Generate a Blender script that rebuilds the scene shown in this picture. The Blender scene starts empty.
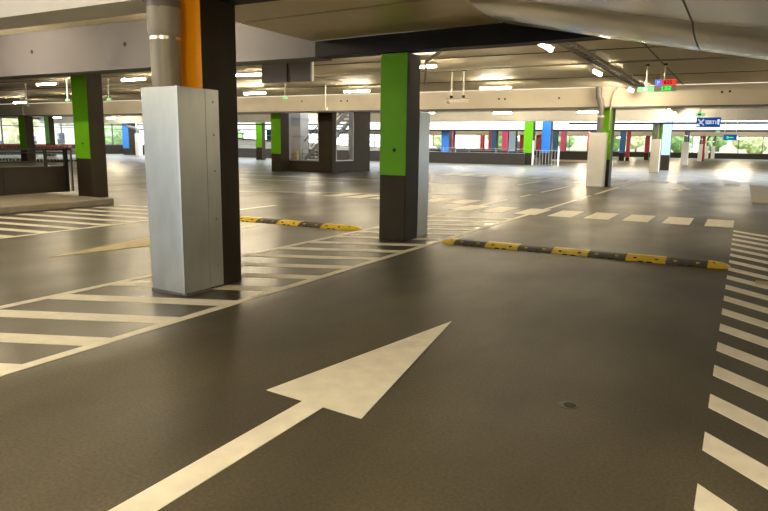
import bpy, bmesh, math, random
from mathutils import Vector, Matrix
random.seed(7)
C = bpy.context.scene.collection
S = bpy.context.scene
# ------------------------------------------------------------ camera
cd = bpy.data.cameras.new('camera'); cam = bpy.data.objects.new('camera', cd); C.objects.link(cam)
R = Matrix(((0.87682623, 0.09267568, -0.47179125), (0.48062328, -0.14179053, 0.86538818), (0.01330491, -0.98554892, -0.16886774)))
right = R @ Vector((1, 0, 0)); up = R @ Vector((0, -1, 0)); back = R @ Vector((0, 0, -1))
M4 = Matrix((right, up, back)).transposed().to_4x4(); M4.translation = Vector((0, 0, 1.55))
cam.matrix_world = M4
cd.sensor_width = 36; cd.lens = 36 * 650 / 768; cd.clip_end = 600
S.camera = cam
# ------------------------------------------------------------ world, exposure
w = bpy.data.worlds.new('sky'); S.world = w; w.use_nodes = True
bg = w.node_tree.nodes['Background']; bg.inputs[0].default_value = (0.86, 0.93, 1.0, 1); bg.inputs[1].default_value = 5.0
S.view_settings.view_transform = 'Standard'; S.view_settings.look = 'None'
S.view_settings.gamma = 1; S.view_settings.use_curve_mapping = False
S.view_settings.exposure = 0.12
LAMP = 400.0
LAMPCOL = (1.0, 0.84, 0.57)

# ------------------------------------------------------------ materials
def mat(name, col, rough=0.6, metal=0.0, var=0.0, vscale=3.0, rvar=0.0, bump=0.0, bscale=40.0, emit=None, estr=0.0, spec=0.5, stretch=(1, 1, 1)):
    m = bpy.data.materials.new(name); m.use_nodes = True
    nt = m.node_tree; b = nt.nodes['Principled BSDF']
    b.inputs['Base Color'].default_value = (*col, 1); b.inputs['Roughness'].default_value = rough
    b.inputs['Metallic'].default_value = metal; b.inputs['Specular IOR Level'].default_value = spec
    tc = nt.nodes.new('ShaderNodeTexCoord'); mp = nt.nodes.new('ShaderNodeMapping'); mp.inputs['Scale'].default_value = stretch
    nt.links.new(tc.outputs['Object'], mp.inputs[0])
    if var or rvar:
        n = nt.nodes.new('ShaderNodeTexNoise'); n.inputs['Scale'].default_value = vscale; n.inputs['Detail'].default_value = 5
        nt.links.new(mp.outputs[0], n.inputs['Vector'])
        if var:
            r = nt.nodes.new('ShaderNodeMapRange'); r.inputs[1].default_value = .3; r.inputs[2].default_value = .7
            r.inputs[3].default_value = 1 - var; r.inputs[4].default_value = 1 + var
            nt.links.new(n.outputs[0], r.inputs[0])
            h = nt.nodes.new('ShaderNodeMix'); h.data_type = 'RGBA'; h.blend_type = 'MULTIPLY'; h.inputs[0].default_value = 1
            h.inputs[6].default_value = (*col, 1)
            nt.links.new(r.outputs[0], h.inputs[7]); nt.links.new(h.outputs[2], b.inputs['Base Color'])
        if rvar:
            r = nt.nodes.new('ShaderNodeMapRange'); r.inputs[1].default_value = .3; r.inputs[2].default_value = .7
            r.inputs[3].default_value = max(rough - rvar, .03); r.inputs[4].default_value = rough + rvar
            nt.links.new(n.outputs[0], r.inputs[0]); nt.links.new(r.outputs[0], b.inputs['Roughness'])
    if bump:
        n2 = nt.nodes.new('ShaderNodeTexNoise'); n2.inputs['Scale'].default_value = bscale; n2.inputs['Detail'].default_value = 3
        nt.links.new(mp.outputs[0], n2.inputs['Vector'])
        bp = nt.nodes.new('ShaderNodeBump'); bp.inputs['Strength'].default_value = bump; bp.inputs['Distance'].default_value = .01
        nt.links.new(n2.outputs[0], bp.inputs['Height']); nt.links.new(bp.outputs[0], b.inputs['Normal'])
    if emit:
        b.inputs['Emission Color'].default_value = (*emit, 1); b.inputs['Emission Strength'].default_value = estr
    return m
def floor_mat():
    m = bpy.data.materials.new('sealed_asphalt'); m.use_nodes = True; nt = m.node_tree; N = nt.nodes; L = nt.links
    b = N['Principled BSDF']
    geo = N.new('ShaderNodeTexCoord')
    def noise(sc, det, stretch=(1, 1, 1)):
        mp = N.new('ShaderNodeMapping'); mp.inputs['Scale'].default_value = stretch; L.new(geo.outputs['Object'], mp.inputs[0])
        n = N.new('ShaderNodeTexNoise'); n.inputs['Scale'].default_value = sc; n.inputs['Detail'].default_value = det
        L.new(mp.outputs[0], n.inputs['Vector']); return n.outputs[0]
    def rng(s, a, c, d, e):
        r = N.new('ShaderNodeMapRange'); r.inputs[1].default_value = a; r.inputs[2].default_value = c; r.inputs[3].default_value = d; r.inputs[4].default_value = e
        L.new(s, r.inputs[0]); return r.outputs[0]
    def mul(a, c):
        k = N.new('ShaderNodeMath'); k.operation = 'MULTIPLY'; L.new(a, k.inputs[0]); L.new(c, k.inputs[1]); return k.outputs[0]
    big = rng(noise(.55, 7), .32, .68, .74, 1.24)
    wear = rng(noise(1.6, 8, (1, .35, 1)), .35, .7, .80, 1.22)
    grain = rng(noise(55, 3), .3, .7, .72, 1.28)
    f = mul(mul(big, wear), grain)
    mix = N.new('ShaderNodeMix'); mix.data_type = 'RGBA'; mix.blend_type = 'MULTIPLY'; mix.inputs[0].default_value = 1
    mix.inputs[6].default_value = (.060, .051, .032, 1); L.new(f, mix.inputs[7]); L.new(mix.outputs[2], b.inputs['Base Color'])
    # the driving lane in front has a worn grip coat, the rest is polished
    sx = N.new('ShaderNodeSeparateXYZ'); L.new(geo.outputs['Object'], sx.inputs[0])
    def mth(op, a, c):
        k = N.new('ShaderNodeMath'); k.operation = op
        for i_, q in enumerate((a, c)):
            if isinstance(q, (int, float)): k.inputs[i_].default_value = q
            else: L.new(q, k.inputs[i_])
        return k.outputs[0]
    wob = noise(.8, 5)
    lane = rng(mth('ADD', sx.outputs[0], wob), -3.9, -3.4, 0, 1)
    far = rng(mth('ADD', sx.outputs[1], mth('MULTIPLY', wob, 6)), 9, 22, 1, 0)
    lane = mth('MULTIPLY', lane, far)
    base = rng(noise(.9, 7, (1, .5, 1)), .3, .7, .31, .44)
    L.new(mth('ADD', base, mth('MULTIPLY', lane, .17)), b.inputs['Roughness'])
    sp = rng(lane, 0, 1, .5, .22); L.new(sp, b.inputs['Specular IOR Level'])
    bp = N.new('ShaderNodeBump'); bp.inputs['Strength'].default_value = .10; bp.inputs['Distance'].default_value = .003
    L.new(noise(47, 2), bp.inputs['Height']); L.new(bp.outputs[0], b.inputs['Normal'])
    b.inputs['Specular IOR Level'].default_value = .5
    return m
M = dict(
    floor=floor_mat(),
    ground=mat('outdoor_paving', (.42, .40, .36), .9, var=.15, vscale=.5),
    grass=mat('grass', (.16, .26, .07), .95, var=.3, vscale=2),
    ceiling=mat('cream_ceiling_panels', (.78, .70, .54), .6, var=.05, vscale=.35, spec=.3),
    ceilfar=mat('white_ceiling_panels', (.74, .70, .62), .5, var=.05, vscale=.4),
    beam=mat('painted_beam', (.62, .56, .46), .6, var=.05, vscale=1.2),
    graybeam=mat('grey_painted_beam', (.135, .128, .145), .6, var=.05, vscale=1.0),  # bluish cast of daylight is mixed into this grey
    whitebeam=mat('white_beam', (.86, .84, .80), .6, var=.04, vscale=1.0),
    black=mat('black_cladding', (.012, .010, .008), .55, spec=.25, var=.2, vscale=3),
    gold=mat('brushed_soffit_panels', (.70, .58, .33), .36, .3, var=.06, vscale=1.3, spec=.6),
    silver=mat('satin_ramp_soffit', (.82, .76, .62), .20, .45, var=.04, vscale=.8, spec=.6),
    seam=mat('dark_joint', (.13, .11, .08), .7),
    colbrown=mat('dark_brown_column_paint', (.030, .022, .011), .55, spec=.15, var=.12, vscale=3, bump=.1),
    orange=mat('orange_paint', (.92, .36, .0), .45, var=.04),
    green=mat('green_paint', (.11, .33, .0), .5, spec=.15, var=.05),
    blue=mat('blue_paint', (.012, .15, .50), .4),
    lightblue=mat('light_blue_paint', (.42, .68, 1.0), .4),
    pink=mat('pink_paint', (.95, .12, .38), .45),
    crimson=mat('crimson_paint', (.50, .015, .04), .45),
    galv=mat('galvanised_sheet', (.41, .43, .415), .38, .75, var=.08, vscale=7, rvar=.06, stretch=(1, 1, .4)),
    whitebox=mat('pale_sheet_casing', (.76, .74, .68), .5, .1, var=.04),
    screw=mat('screw_metal', (.35, .34, .3), .4, .9),
    pvc=mat('grey_plastic_pipe', (.27, .245, .20), .38, var=.05),
    pvc2=mat('grey_plastic_coupling', (.30, .27, .22), .4),
    clamp=mat('steel_clamp', (.75, .73, .68), .25, .9),
    darkpipe=mat('dark_grey_pipe', (.13, .12, .11), .45),
    paint=mat('white_road_paint', (.74, .70, .60), .6, var=.10, vscale=6, bump=.3, bscale=100),
    paint_old=mat('worn_yellowish_paint', (.42, .34, .19), .6, var=.14, vscale=7),
    greenpaint=mat('green_line_paint', (.16, .26, .06), .5),
    yellow=mat('yellow_rubber', (.72, .50, .015), .5, var=.12, vscale=9, bump=.4, bscale=60),
    rubber=mat('black_rubber', (.065, .058, .05), .6, var=.15, vscale=9, bump=.5, bscale=60),
    bolt=mat('bolt_hole', (.10, .07, .04), .5),
    curb=mat('concrete_curb', (.24, .21, .16), .7, var=.12, vscale=4, bump=.3),
    pale=mat('pale_concrete', (.52, .48, .40), .6, var=.08, vscale=2),
    parapet=mat('dark_parapet', (.030, .023, .016), .45, spec=.25, var=.12, vscale=2),
    rail=mat('black_steel', (.02, .018, .016), .35, .3),
    railw=mat('white_rail', (.75, .75, .75), .4),
    alu=mat('aluminium_frame', (.30, .30, .30), .4, .6),
    mull=mat('dark_window_frame', (.10, .10, .11), .4, .3),
    lampbody=mat('white_lamp_housing', (.78, .76, .70), .5),
    tube=mat('lit_tube', (1, 1, 1), .5, emit=LAMPCOL, estr=LAMP),
    rod=mat('white_rod', (.78, .74, .62), .4),
    conduit=mat('grey_conduit', (.33, .30, .24), .5, .3),
    tray=mat('galvanised_tray', (.40, .36, .28), .45, .6),
    signblue=mat('blue_sign_face', (.004, .09, .48), .4, emit=(.0, .10, .62), estr=.35),
    signwhite=mat('white_sign_lettering', (.85, .88, .9), .5, emit=(.8, .9, 1), estr=.5),
    ledgreen=mat('green_led', (.02, .5, .08), .4, emit=(.04, .9, .12), estr=.9),
    ledgreenpale=mat('pale_green_sign', (.2, .7, .3), .4, emit=(.2, .9, .35), estr=.6),
    ledred=mat('red_led', (.7, .02, .02), .4, emit=(.95, .03, .02), estr=.8),
    ledblue=mat('blue_led', (.1, .14, .8), .4, emit=(.12, .16, .9), estr=.8),
    ledwhite=mat('pale_lettering', (.8, .8, .7), .4, emit=(1, .9, .7), estr=.7),
    hole=mat('dark_hole', (.015, .012, .01), .8),
    signgrey=mat('grey_sign_housing', (.27, .25, .25), .5),
    redplastic=mat('red_handle_plastic', (.78, .06, .02), .4),
    wire=mat('chrome_wire', (.55, .55, .55), .3, .7),
    blackrub=mat('wheel_rubber', (.03, .03, .03), .6),
    wood=mat('light_wood_panel', (.50, .38, .17), .5, var=.15, vscale=3, stretch=(1, 1, 5)),
    greypanel=mat('grey_lift_panel', (.36, .35, .34), .45, .3),
    leaf=mat('leaves', (.26, .38, .14), .8, var=.35, vscale=1.5),
    leaf2=mat('yellow_green_leaves', (.55, .52, .28), .8, var=.3, vscale=1.5),
    bark=mat('bark', (.12, .09, .06), .9),
    house=mat('cream_render', (.62, .54, .42), .8, var=.06),
    housewin=mat('dark_house_window', (.06, .07, .08), .2),
)
g = bpy.data.materials.new('window_glass'); g.use_nodes = True; nt = g.node_tree; nt.nodes.clear()
o_ = nt.nodes.new('ShaderNodeOutputMaterial'); mx = nt.nodes.new('ShaderNodeMixShader'); tr = nt.nodes.new('ShaderNodeBsdfTransparent'); gl = nt.nodes.new('ShaderNodeBsdfGlossy')
tr.inputs[0].default_value = (.92, .95, .95, 1); gl.inputs['Roughness'].default_value = .03; mx.inputs[0].default_value = .07
nt.links.new(tr.outputs[0], mx.inputs[1]); nt.links.new(gl.outputs[0], mx.inputs[2]); nt.links.new(mx.outputs[0], o_.inputs[0])
M['glass'] = g

# ------------------------------------------------------------ mesh helpers
class MB:
    def __init__(s): s.bm = bmesh.new()
    def box(s, x0, x1, y0, y1, z0, z1, bevel=0.0):
        r = bmesh.ops.create_cube(s.bm, size=1)
        vs = r['verts']
        for v in vs:
            v.co = Vector(((x0 + x1) / 2 + v.co.x * (x1 - x0), (y0 + y1) / 2 + v.co.y * (y1 - y0), (z0 + z1) / 2 + v.co.z * (z1 - z0)))
        if bevel:
            es = set(e for v in vs for e in v.link_edges)
            bmesh.ops.bevel(s.bm, geom=list(es), offset=bevel, segments=2, affect='EDGES', profile=.5)
        return s
    def cyl(s, a, b, r, n=12, r2=None):
        a = Vector(a); b = Vector(b); d = b - a
        q = Vector((0, 0, 1)).rotation_difference(d.normalized())
        bmesh.ops.create_cone(s.bm, cap_ends=True, segments=n, radius1=r, radius2=r if r2 is None else r2, depth=d.length,
                              matrix=Matrix.Translation((a + b) / 2) @ q.to_matrix().to_4x4())
        return s
    def tube(s, pts, r, n=16, radii=None):
        pts = [Vector(p) for p in pts]; rings = []
        for i, p in enumerate(pts):
            t = (pts[min(i + 1, len(pts) - 1)] - pts[max(i - 1, 0)]).normalized()
            q = Vector((0, 0, 1)).rotation_difference(t)
            rr = radii[i] if radii else r
            rings.append([s.bm.verts.new(p + q @ Vector((rr * math.cos(2 * math.pi * k / n), rr * math.sin(2 * math.pi * k / n), 0))) for k in range(n)])
        for A, B in zip(rings, rings[1:]):
            for k in range(n): s.bm.faces.new((A[k], A[(k + 1) % n], B[(k + 1) % n], B[k]))
        s.bm.faces.new(rings[0][::-1]); s.bm.faces.new(rings[-1])
        return s
    def poly(s, pts, z0, z1):          # prism from plan outline
        lo = [s.bm.verts.new((p[0], p[1], z0)) for p in pts]; hi = [s.bm.verts.new((p[0], p[1], z1)) for p in pts]
        n = len(pts); s.bm.faces.new(lo[::-1]); s.bm.faces.new(hi)
        for k in range(n): s.bm.faces.new((lo[k], lo[(k + 1) % n], hi[(k + 1) % n], hi[k]))
        return s
    def hexa(s, p):                    # 8 corners: bottom 4, top 4
        v = [s.bm.verts.new(q) for q in p]
        for f in ((3, 2, 1, 0), (4, 5, 6, 7), (0, 1, 5, 4), (1, 2, 6, 5), (2, 3, 7, 6), (3, 0, 4, 7)): s.bm.faces.new([v[i] for i in f])
        return s
    def profile_x(s, prof, x0, x1):    # prism along X from (y,z) outline
        a = [s.bm.verts.new((x0, p[0], p[1])) for p in prof]; b = [s.bm.verts.new((x1, p[0], p[1])) for p in prof]
        n = len(prof); s.bm.faces.new(a); s.bm.faces.new(b[::-1])
        for k in range(n): s.bm.faces.new((a[k], b[k], b[(k + 1) % n], a[(k + 1) % n]))
        return s
    def build(s, name, m, parent=None, smooth=False):
        bmesh.ops.recalc_face_normals(s.bm, faces=s.bm.faces[:])
        me = bpy.data.meshes.new(name); s.bm.to_mesh(me); s.bm.free()
        me.materials.append(M[m] if isinstance(m, str) else m)
        if smooth:
            for p in me.polygons: p.use_smooth = True
            try: me.set_sharp_from_angle(angle=math.radians(40))
            except Exception: pass
        o = bpy.data.objects.new(name, me); C.objects.link(o)
        if parent is not None: o.parent = parent
        return o
def thing(name, label, cat, loc=(0, 0, 0), rz=0, group=None):
    o = bpy.data.objects.new(name, None); C.objects.link(o); o.location = loc; o.rotation_euler = (0, 0, rz); o.empty_display_size = .1
    tag(o, label, cat, group); return o
def tag(o, label, cat, group=None):
    o['label'] = label; o['category'] = cat
    if group: o['group'] = group
    return o
def struct(o): o['kind'] = 'structure'; return o
def dup(root, loc, label=None, group=None):
    r = root.copy(); C.objects.link(r); r.location = loc
    if label: r['label'] = label
    if group: r['group'] = group
    for ch in list(root.children):
        c = ch.copy(); C.objects.link(c); c.parent = r
        for k in list(ch.children):
            d = k.copy(); C.objects.link(d); d.parent = c
    return r

# ------------------------------------------------------------ setting: floor and outdoors
struct(MB().box(-66, 12, -9, 116, -.3, 0).build('floor', 'floor'))
struct(MB().box(-260, 200, 116, 330, -.4, -.05).box(-260, -66, -60, 116, -.4, -.05).box(12, 200, -60, 116, -.4, -.05).box(-66, 12, -60, -9, -.4, -.05).build('ground', 'ground'))
struct(MB().box(-120, 60, 120, 170, -.05, -.02).build('lawn', 'grass'))
# ceilings: slabs with a stair opening and an open light well between Y 45 and 56
cz = 3.85
struct(MB().box(-66, -6.42, -9, 5.0, cz, 4.1).box(-66, -6.42, 5.0, 9.7, cz, 4.1).box(-66, 12, 9.7, 26.8, cz, 4.1).box(-6.42, 12, -9, 9.7, 4.2, 4.4).build('ceiling', 'ceiling'))
m = MB().box(-66, -23.4, 27.5, 44, cz, 4.1).box(-19.6, 12, 27.5, 44, cz, 4.1).box(-23.4, -19.6, 27.5, 29.9, cz, 4.1).box(-23.4, -19.6, 33.2, 44, cz, 4.1)
struct(m.build('ceiling', 'ceilfar'))
struct(MB().box(-66, 12, 57.8, 116, 3.7, 4.1).build('ceiling', 'ceilfar'))
# joints in the ceiling
k = 0
m = MB()
for Y in (16.65, 22.9): m.box(-60, 11.5, Y - .04, Y + .04, cz - .012, cz)
for X in (-2.2, 3.5, -13.5, -25, -36): m.box(X - .015, X + .015, 9.7, 26.8, cz - .01, cz)
struct(m.build('trim_1', 'seam'))
# side walls of the hall
m = MB().box(-66.3, -66, -9, 30, -.3, 4.1); struct(m.build('wall_left', 'beam'))
m = MB().box(12, 12.3, -9, 40, -.3, 4.1); struct(m.build('wall_right', 'beam'))

m = MB().box(-8.5, 12.3, -9.5, -9.2, -.3, 4.4).box(-66.3, -26, -9.3, -9, -.3, 4.4); struct(m.build('wall_rear_daylight_block', 'beam'))  # unseen rear wall with a gap, added to cut daylight from behind
# glazed facades: dado wall, frame and panes
def facade_x(X, y0, y1, n, idx, z0=1.0, z1=3.7, fm='mull'):
    dw = MB().box(X - .25, X, y0, y1, -.3, z0).build('wall_left' if idx < 3 else 'wall_back', 'parapet'); struct(dw)
    up_ = MB().box(X - .25, X, y0, y1, z1, 4.1).build('trim_%d' % (idx + 3), 'beam'); struct(up_)
    wn = thing('window_%d' % idx, '', ''); del wn['label']; del wn['category']; struct(wn)
    fr = MB(); st = (y1 - y0) / n
    for i in range(n + 1): fr.box(X - .16, X - .04, y0 + i * st - .06, y0 + i * st + .06, z0, z1)
    fr.box(X - .16, X - .04, y0, y1, z0, z0 + .08).box(X - .16, X - .04, y0, y1, z1 - .08, z1).box(X - .14, X - .05, y0, y1, 2.85, 2.93)
    fr.build('window_frame', fm, wn)
    MB().box(X - .105, X - .095, y0, y1, z0 + .02, z1 - .02).build('pane', 'glass', wn)
def facade_y(Y, x0, x1, n, idx, z0=.8, z1=3.5, fm='mull'):
    struct(MB().box(x0, x1, Y, Y + .25, -.3, z0).build('wall_back', 'parapet'))
    struct(MB().box(x0, x1, Y, Y + .25, z1, 4.1).build('trim_%d' % (idx + 3), 'beam'))
    wn = thing('window_%d' % idx, '', ''); del wn['label']; del wn['category']; struct(wn)
    fr = MB(); st = (x1 - x0) / n
    for i in range(n + 1): fr.box(x0 + i * st - .05, x0 + i * st + .05, Y + .05, Y + .15, z0, z1)
    fr.box(x0, x1, Y + .05, Y + .15, z0, z0 + .08).box(x0, x1, Y + .05, Y + .15, z1 - .08, z1)
    fr.build('window_frame', fm, wn)
    MB().box(x0, x1, Y + .095, Y + .105, z0 + .02, z1 - .02).build('pane', 'glass', wn)
facade_x(-65.7, 30, 116, 26, 1)
facade_y(115.7, -65.6, 12, 24, 2)

# ------------------------------------------------------------ beams
def beam(label, x0, x1, y0, y1, z0, z1, m, holes=(), group=None, extra=None):
    t = thing('ceiling_beam', label, 'beam', ((x0 + x1) / 2, y0, z0), group=group)
    cx = (x0 + x1) / 2
    MB().box(x0 - cx, x1 - cx, 0, y1 - y0, 0, z1 - z0).build('girder', m, t)
    for hx, hz in holes:
        MB().cyl((hx - cx, -.006, hz - z0), (hx - cx, .004, hz - z0), .042, 12).build('anchor_hole', 'hole', t)
    if extra: extra(t, cx)
    return t
def lip(t, cx): MB().box(-29.8, 29.8, -.05, 0, 0, .06).build('bottom_flange', 'beam', t)
beam('white transverse beam overhead at upper left, nearest to the camera', -60, -4.87, 5.0, 5.55, 3.0, 3.84, 'whitebeam')
beam('long grey beam behind the orange column, meeting the black soffit edge', -60, -6.36, 9.2, 9.7, 2.95, 3.84, 'graybeam', ((-13.82, 3.43), (-10.88, 3.42)))
beam('long cream beam spanning the hall behind the hanging red and green display', -60, 12, 26.8, 27.5, 3.05, 3.84, 'beam',
     ((-9.23, 3.48), (-8.97, 3.47), (-6.72, 3.46), (-.91, 3.55), (-.66, 3.57), (-17.05, 3.54), (-16.7, 3.54), (-19.32, 3.58), (-28, 3.55)),
     extra=lambda t, cx: MB().box(-36, 36, -.04, 0, 0, .05).build('bottom_flange', 'graybeam', t))
beam('white beam before the daylight well, above the thin black rails', -66, 12, 44, 44.7, 3.22, 4.6, 'whitebeam')
for lab, a, b in (('thin black rail hanging in daylight above the left columns', -64, -27), ('thin black rail hanging right of the green column by the white casing', -10.5, 11.9)):
    t = thing('black_rail', lab, 'rail', ((a + b) / 2, 44.9, 3.02)); h = (b - a) / 2
    MB().box(-h, h, 0, .12, 0, .11).build('bar', 'black', t)
    for i in range(5): MB().cyl((-h * .9 + i * h * .45, .06, .1), (-h * .9 + i * h * .45, -.3, .22), .015, 6).build('hanger', 'rail', t)
beam('daylit white beam on the far side of the light well', -66, 12, 57, 57.8, 2.95, 5.6, 'whitebeam',
     extra=lambda t, cx: MB().box(-39, 39, -.1, .0, -.12, .02).build('bottom_rail', 'black', t))
beam('distant cream beam among the far red and pink columns', -66, 12, 86, 86.6, 3.0, 3.7, 'beam')

# low soffit above the lane: black edge beam, brushed flat panels and sloping ramp underside
def zs(X): return 3.22 if X <= -3 else 3.26 - .2 * (X + 3)
t = thing('black_edge_beam', 'black edge beam hanging above the green column in the middle', 'beam', (-6.36, 9.2, 2.95))
v = []
def shift(pts, o): return [(p[0] - o[0], p[1] - o[1], p[2] - o[2]) for p in pts]
O = (-6.36, 9.2, 2.95)
MB().hexa(shift([(-6.36, 9.2, 2.95), (-3, 9.2, 2.97), (-3, 9.5, 2.97), (-6.36, 9.5, 2.95), (-6.36, 9.2, 3.2), (-3, 9.2, 3.27), (-3, 9.5, 3.27), (-6.36, 9.5, 3.2)], O)).build('flat_section', 'black', t)
MB().hexa(shift([(-3, 9.2, 2.97), (-1.78, 9.2, 2.99), (-1.78, 9.5, 2.99), (-3, 9.5, 2.97), (-3, 9.2, 3.27), (-1.78, 9.2, 3.02), (-1.78, 9.5, 3.02), (-3, 9.5, 3.27)], O)).build('tapered_section', 'black', t)
MB().hexa([(0, -.02, .245), (3.36, -.02, .31), (3.36, .0, .31), (0, .0, .245), (0, -.02, .262), (3.36, -.02, .327), (3.36, 0, .327), (0, 0, .262)]).build('top_strip', 'clamp', t)
t = thing('black_edge_beam', 'near black edge beam right of the orange column, at the top edge', 'beam', (-3.9, 5.0, 2.97))
MB().box(-.95, .85, 0, .55, 0, .3).build('flat_section', 'black', t)
O = (-4.7, 3, 3.2)
t = thing('flat_soffit', 'brushed brown soffit of flat panels above the middle columns', 'soffit', O)
for i, (a, b) in enumerate(((-9, -1.5), (-1.44, 4.97), (5.58, 7.34), (7.42, 9.2))):
    MB().hexa(shift([(-6.4, a, 3.2), (-3.0, a, 3.26), (-3.0, b, 3.26), (-6.4, b, 3.2), (-6.4, a, 3.4), (-3.0, a, 3.4), (-3.0, b, 3.4), (-6.4, b, 3.4)], O)).build('soffit_panel', 'gold', t)
for a, b in ((-9, 4.96), (5.59, 9.2)): MB().hexa(shift([(-6.4, a, 3.23), (-3.0, a, 3.29), (-3.0, b, 3.29), (-6.4, b, 3.23), (-6.4, a, 3.38), (-3, a, 3.38), (-3, b, 3.38), (-6.4, b, 3.38)], O)).build('backing_board', 'seam', t)
MB().box(-1.72, -1.70, 2.6, 6.2, .01, .62).build('side_cladding', 'graybeam', t)
O = (-1, 3, 3)
t = thing('ramp_soffit', 'satin sloping underside of the ramp at the upper right', 'soffit', O)
def slope_panel(x0, x1, a, b, d=0.0, th=.12):
    return MB().hexa(shift([(x0, a, zs(x0) + d), (x1, a, zs(x1) + d), (x1, b, zs(x1) + d), (x0, b, zs(x0) + d), (x0, a, zs(x0) + d + th), (x1, a, zs(x1) + d + th), (x1, b, zs(x1) + d + th), (x0, b, zs(x0) + d + th)], O))
xs = [-2.99, -.56, 1.9, 4.4]
for a, b in ((-9, -1.5), (-1.47, 2.95), (2.98, 7.31)):
    for x0, x1 in zip(xs, xs[1:]): slope_panel(x0, x1 - .02, a, b).build('soffit_panel', 'silver', t)
slope_panel(-2.99, 4.4, -9, 9.1, .04, .2).build('backing_board', 'seam', t)
# rounded lip along the end of the ramp
m = MB(); n = 10; prof = []
for i in range(n + 1):
    a = math.pi * i / n
    prof.append((7.35 + .92 - .92 * math.cos(a), -.10 * math.sin(a)))
prof += [(9.19, .25), (7.35, .25)]
for x0, x1 in zip(xs, xs[1:]):
    A = [m.bm.verts.new((x0 - O[0], p[0] - O[1], zs(x0) + p[1] - O[2])) for p in prof]; B = [m.bm.verts.new((x1 - .015 - O[0], p[0] - O[1], zs(x1) + p[1] - O[2])) for p in prof]
    N_ = len(prof); m.bm.faces.new(A); m.bm.faces.new(B[::-1])
    for k in range(N_): m.bm.faces.new((A[k], B[k], B[(k + 1) % N_], A[(k + 1) % N_]))
m.build('rounded_lip', 'silver', t, smooth=True)

# ------------------------------------------------------------ columns
def column(label, x0, x1, y0, y1, z1, colour, band=1.06, group=None, plate=True, ztop=None):
    cx, cy = (x0 + x1) / 2, (y0 + y1) / 2; hx, hy = (x1 - x0) / 2, (y1 - y0) / 2
    t = thing('column', label, 'column', (cx, cy, 0), group=group)
    MB().box(-hx, hx, -hy, hy, 0, z1, .012).build('shaft', 'colbrown', t)
    MB().box(-hx + .001, hx - .001, -hy - .006, -hy + .002, band, z1 - .001).build('painted_band', colour, t)
    if plate: MB().cyl((.03, -hy - .012, 1.46), (.03, -hy - .005, 1.46), .03, 14).build('bolt_hole', 'hole', t)
    return t
column('large column with orange face behind the galvanised casing, nearest to the camera', -5.36, -4.86, 5.04, 5.56, 2.999, 'orange', 1.06, plate=False)
column('green faced column in the middle, under the black edge beam', -5.16, -4.69, 9.28, 9.75, 2.949, 'green')
column('green faced leaning-looking column at left beside the black railing', -16.0, -15.4, 11.7, 12.2, 3.849, 'green')
column('green faced column behind the white pipe casing, right of centre', -5.20, -4.64, 27.0, 27.6, 3.049, 'green', plate=False)
column('far green column at left edge, seen above the black railing', -42.58, -41.9, 27, 27.6, 3.049, 'green', .9)
column('pale green far column between the railing and the left windows', -73.4 + 12.9, -72.76 + 12.9, 41, 41.6, 3.849, 'green', 1.2)
column('green and dark column at the left corner of the stair core', -22.78, -22.12, 28.7, 29.45, 3.849, 'green', .95, plate=False)
column('slim green column left of the stair core before the dark wall', -39.04, -38.35, 47, 47.5, 3.9, 'green', 1.1)
column('blue column standing before the far left windows', -61.5, -60.5, 51, 52, 3.7, 'blue', .7)
column('blue column behind the dark wall, left of the stair core', -56.3, -55.4, 70, 70.6, 3.7, 'blue', .97)
column('bright blue column rising behind the long dark parapet', -25.54, -24.75, 58.0, 58.7, 3.7, 'lightblue' if False else 'blue', .79)
column('green column at the right end of the dark parapet', -16.29, -15.53, 54, 54.7, 3.7, 'green', .98)
column('blue column right of the green one at the parapet end', -15.32, -14.59, 56, 56.7, 3.7, 'blue', 1.0)
column('light blue column between the pink and the green far columns', -21.15, -20.45, 65, 65.7, 3.7, 'lightblue', 1.0)
column('blue column next to a crimson one behind the parapet', -26.56, -25.94, 75, 75.7, 3.7, 'blue', 1.0)
column('deep blue column just left of the hot pink column', -19.27, -18.75, 75, 75.6, 3.7, 'blue', .9)
column('deep blue column partly hidden behind the white pipe casing', -12.5, -11.8, 62, 62.6, 3.7, 'blue', .9)
column('blue column beside a crimson one right of the white casing', -12.77, -12.2, 80, 80.6, 3.7, 'blue', .9)
column('pink column nearest the bright blue one, far back', -34.07, -33.5, 80, 80.6, 3.7, 'pink', 1.0)
column('pink column left of the light blue column', -25.32, -24.6, 75.2, 75.8, 3.7, 'pink', 1.0)
column('hot pink column left of the foliage opening', -17.62, -17.1, 72, 72.6, 3.7, 'pink', .9)
column('small crimson column far behind the parapet railing', -35.41, -34.9, 95, 95.6, 3.7, 'crimson', .9)
column('crimson column touching the far blue one on its left', -28.7, -28.3, 80, 80.4, 3.7, 'crimson', .9)
column('crimson column between the light blue and green columns', -27.7, -27.2, 90, 90.6, 3.7, 'crimson', .9)
column('dark red column between the green and blue columns', -25.4, -24.75, 90, 90.6, 3.7, 'crimson', .9)
column('dark red column behind the far left edge of the white casing', -15.4, -15.0, 75, 75.6, 3.7, 'crimson', .9)
column('dark red column beside the blue one, right of the white casing', -12.06, -11.7, 80.2, 80.8, 3.7, 'crimson', .4)
column('crimson column alone before the bright far windows', -11.28, -10.75, 90, 90.6, 3.7, 'crimson', .9)
column('green faced column with a tall pipe casing in the light well', -5.25, -4.7, 45.0, 45.6, 3.049, 'green', plate=False)
column('light blue column standing in daylight beside a pale casing', -5.15, -4.6, 50, 50.6, 3.9, 'lightblue', plate=False)
column('blue faced column behind the second distant pale casing', -5.02, -4.6, 67, 67.6, 3.7, 'blue', plate=False)
column('dark red column right of the third distant pale casing', -4.69, -4.35, 90, 90.4, 3.7, 'crimson', .05, plate=False)

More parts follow.
